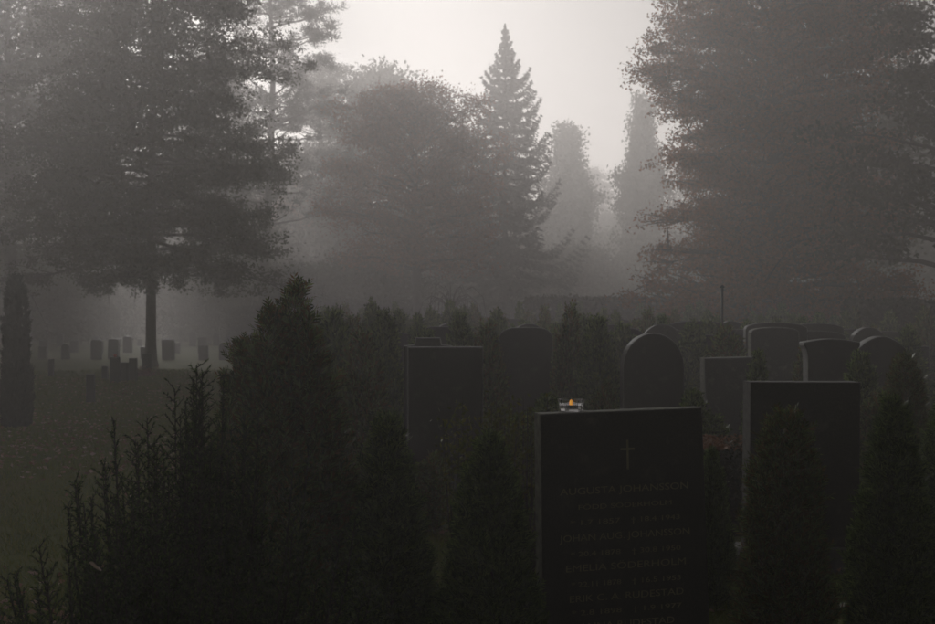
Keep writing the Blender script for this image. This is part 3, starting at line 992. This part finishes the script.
for i, (px, py, Y, sh, rw, lab) in enumerate(mid):
    top = Z(py, Y) + .02
    if src[sh] is None:
        o = bush('thuja', [midA, midB, midC][sh], [M['thuja'], M['thuja_brown'], M['thuja']][sh], 1.0, px, Y, 'x', cat='thuja')
        src[sh] = o
    else:
        o = copy_tree(src[sh]); o.location = (X(px, Y), Y, 0)
        if 'group' in o: del o['group']
    s = top / 1.2
    o.scale = (rw * .9, rw * .9, s)
    o.rotation_euler = (0, 0, i * 1.7)
    if lab: tag(o, lab)
    else: tag(o, 'small misty thuja among the middle and back rows of headstones', None, GM)

# fill shrubs low among the near middle (dark tangle below the stones)
fill = [(330, 455, 7.5, 1, .8, 'low dark thuja in the hollow right of the tallest thuja'),
        (434, 455, 8.0, 1, .6, 'low brownish thuja at the foot of the wide black headstone'), (548, 400, 9.0, 0, .8, 'thuja glimpsed behind the left edge of the inscribed headstone'),
        (520, 420, 8.4, 2, .9, 'squat thuja behind the yellow-green sprays'), (606, 385, 9.6, 1, .55, 'slim thuja behind the top edge of the inscribed headstone'),
        (694, 395, 9.5, 0, .75, 'thuja behind the top right corner of the inscribed headstone'), (714, 420, 9.3, 2, .8, 'squat thuja below the low flat-topped headstone'),
        (880, 395, 9.5, 1, .9, 'thuja in front of the shouldered headstone')]
for i, (px, py, Y, sh, rw, lab) in enumerate(fill):
    o = copy_tree(src[sh]); o.location = (X(px, Y), Y, 0)
    if 'group' in o: del o['group']
    o.scale = (rw * .85, rw * .85, Z(py, Y) / 1.2); o.rotation_euler = (0, 0, i * 2.1 + .5)
    tag(o, lab)

# thin pole
def pole():
    Yp = 14.2
    root = empty('metal_pole', (X(722, Yp), Yp, 0))
    zt = Z(288, Yp)
    T = Tubes(); T.add([(0, 0, -.1), (0, 0, zt * .5), (.004, 0, zt)], [.017, .015, .014], 8)
    link('pole', T.mesh('pole'), M['metal'], root)
    T = Tubes(); T.add([(.004, 0, zt + .001), (.004, 0, zt + .012), (.004, 0, zt + .026), (.004, 0, zt + .036)], [.024, .028, .016, .004], 8)
    link('finial', T.mesh('finial'), M['metal'], root)
    tag(root, 'thin dark metal pole with a small knob rising above the middle rows', 'pole')
pole()

# ------------------------------------------------------------------ distant and small headstones
small = [ # px, top, bottom, width px, kind, label
    (51, 359, 377, 5, 'flat', 'tiny dark marker stone just right of the columnar cypress'),
    (90.5, 374, 402, 8, 'flat', 'small dark post-like marker nearest on the left lawn'),
    (105, 366, 381, 6, 'dome', 'smallest marker left of the cluster on the left lawn'),
    (115, 357, 384, 10, 'flat', 'tallest marker of the lawn cluster, with a red grave light on top'),
    (124, 362, 383, 8, 'dome', 'middle round-topped marker of the lawn cluster'),
    (133, 358, 382, 8, 'flat', 'right-hand marker of the lawn cluster, nearest the large trunk'),
    (147, 353, 370, 10, 'dome', 'faint round-topped stone right beside the large trunk'),
]
lamp_stone = None
for (px, t, b, wp, k, lab) in small:
    Y = CAMZ * F / (b - 312)
    o = headstone(k, wp / F * Y, Z(t, Y), .1, px, Y, lab, base=False, rz=R(4), group=None)
    if px == 115: lamp_stone = (X(px, Y), Y, Z(t, Y))
def red_light():
    root = empty('grave_light', (lamp_stone[0], lamp_stone[1], lamp_stone[2] + .001))
    T = Tubes(); T.add([(0, 0, 0), (0, 0, .05)], [.028, .032], 10); link('cup', T.mesh('cup'), M['red'], root)
    T = Tubes(); T.add([(0, 0, .051), (0, 0, .062), (0, 0, .072)], [.034, .028, .008], 10); link('lid', T.mesh('lid'), M['metal'], root)
    tag(root, 'small red grave light on the tallest marker of the left lawn cluster', 'grave light')
red_light()
def flower(px, Y, label):
    g = np.random.default_rng(9)
    c = g.normal(size=(900, 3)) * np.array([.14, .12, .09]); c[:, 2] = np.abs(c[:, 2]) + .02
    root = empty('heather_clump', (X(px, Y), Y, 0))
    link('foliage', quads_mesh('foliage', leaf_quads(c, .02, .01, g=g)), M['heather'], root)
    link('soil', stem_mesh(.1, .03), M['soil'], root)
    tag(root, label, 'plant')
flower(145, 27, 'reddish heather clump on the lawn right of the marker cluster')

GD = 'distant headstones in rows dissolving in the fog'
rd = random.Random(33)
src_d = []
for k, (kind, wd, hh) in enumerate([('flat', .5, .8), ('softdome', .5, .95), ('dome', .6, 1.0), ('flat', .35, .6), ('arch', .45, 1.0)]):
    src_d.append((slab_mesh('slab', kind, wd, hh, .14), kind))
GL = 'small headstones in rows on the foggy left lawn'
def far_stone(px, Y, k, s=1.0, grp=None):
    o = link('headstone', src_d[k][0], [M['granite'], M['rough_dark'], M['lit_rim']], None, (X(px, Y), Y, 0))
    o.scale = (s, 1, s); o.rotation_euler = (0, R(rd.uniform(-1.5, 1.5)), R(rd.uniform(-6, 8)))
    if grp: tag(o, 'small faint headstone in the foggy rows on the left lawn behind the large trunk', 'headstone', grp)
    else: tag(o, 'faint distant headstone in the misty rows among the small thujas', 'headstone', GD)
for Y, x0, x1, step in [(37, 10, 250, 26), (43, 20, 330, 22), (51, 10, 340, 18)]:
    px = x0
    while px < x1:
        if abs(px - 153) > 7: far_stone(px + rd.uniform(-4, 4), Y + rd.uniform(-.4, .4), rd.choice([2, 3, 1, 4, 0]), rd.uniform(.4, .62), GL)
        px += step * rd.uniform(.8, 1.4)
for Y, x0, x1, step in [(15.8, 370, 930, 46), (17.6, 390, 930, 40), (20, 405, 900, 34), (25, 330, 900, 27), (31, 330, 840, 24), (37, 320, 600, 20)]:
    px = x0
    while px < x1:
        far_stone(px + rd.uniform(-5, 5), Y + rd.uniform(-.4, .4), rd.choice([1, 2, 2, 4, 0]), rd.uniform(1.05, 1.25))
        px += step * rd.uniform(.8, 1.5)
# monument among the trees at far left
hm = headstone('arch', .3, Z(303, 58), .3, 117, 58, 'tall monument, its rims painted as lit, faint in the fog left of the large trunk')

# ------------------------------------------------------------------ grass, fallen leaves
def scatter_grass():
    g = np.random.default_rng(77)
    n = 150000
    Y = 3.2 + 27 * g.uniform(0, 1, n) ** 1.35
    px = g.uniform(-25, 960, n)
    keep = (px < 400) | (g.uniform(size=n) < .35)
    Y = Y[keep]; px = px[keep]; n = len(Y)
    x = (px - 467.5) / F * Y
    z = gz(x, Y)
    a = g.uniform(0, 2 * math.pi, n)
    patch = .65 + .5 * (np.sin(x * 2.1 + 1) * np.sin(Y * 1.7) > -.2)
    hgt = g.uniform(.018, .055, n) * (1 + Y * .01) * patch
    wd = .0018 + Y * .00035
    tw = np.stack([np.cos(a), np.sin(a), np.zeros(n)], 1)
    b0 = np.stack([x, Y, z - .005], 1)
    ln = np.stack([g.normal(0, .5, n), g.normal(0, .5, n), np.ones(n)], 1)
    tip = b0 + ln * hgt[:, None]
    m1 = b0 + ln * hgt[:, None] * .55
    V = np.stack([b0 - tw * wd[:, None], b0 + tw * wd[:, None], m1 + tw * wd[:, None] * .8, tip], 1)
    o = link('grass', quads_mesh('grass', V), M['grass'])
    tag(o, 'short damp green grass of the cemetery lawn', 'grass', kind='stuff')
scatter_grass()

def fallen():
    g = np.random.default_rng(78)
    n = 8500
    Y = 4.0 + 24 * g.uniform(0, 1, n) ** 1.3
    px = np.where(g.uniform(size=n) < .7, g.uniform(-20, 230, n), g.uniform(230, 950, n))
    x = (px - 467.5) / F * Y
    dens = np.sin(x * 1.3 + 2) + np.sin(Y * .9 + x) + g.uniform(-1.2, 1.6, n)
    k = dens > 0
    x = x[k]; Y = Y[k]; n = len(x)
    z = gz(x, Y) + g.uniform(.015, .04, n)
    ax = np.stack([g.normal(size=n), g.normal(size=n), g.normal(size=n) * .3], 1)
    c = np.stack([x, Y, z], 1)
    V = leaf_quads(c, .026, .018, axis=ax, spread=.05, g=g)
    # mostly lying: squash the height about the centre
    V[:, :, 2] = z[:, None] + (V[:, :, 2] - z[:, None]) * .7
    o = link('fallen_leaves', quads_mesh('fallen_leaves', V), M['dead_leaf'])
    tag(o, 'brown and pale fallen leaves scattered over the grass', 'leaves', kind='stuff')
fallen()
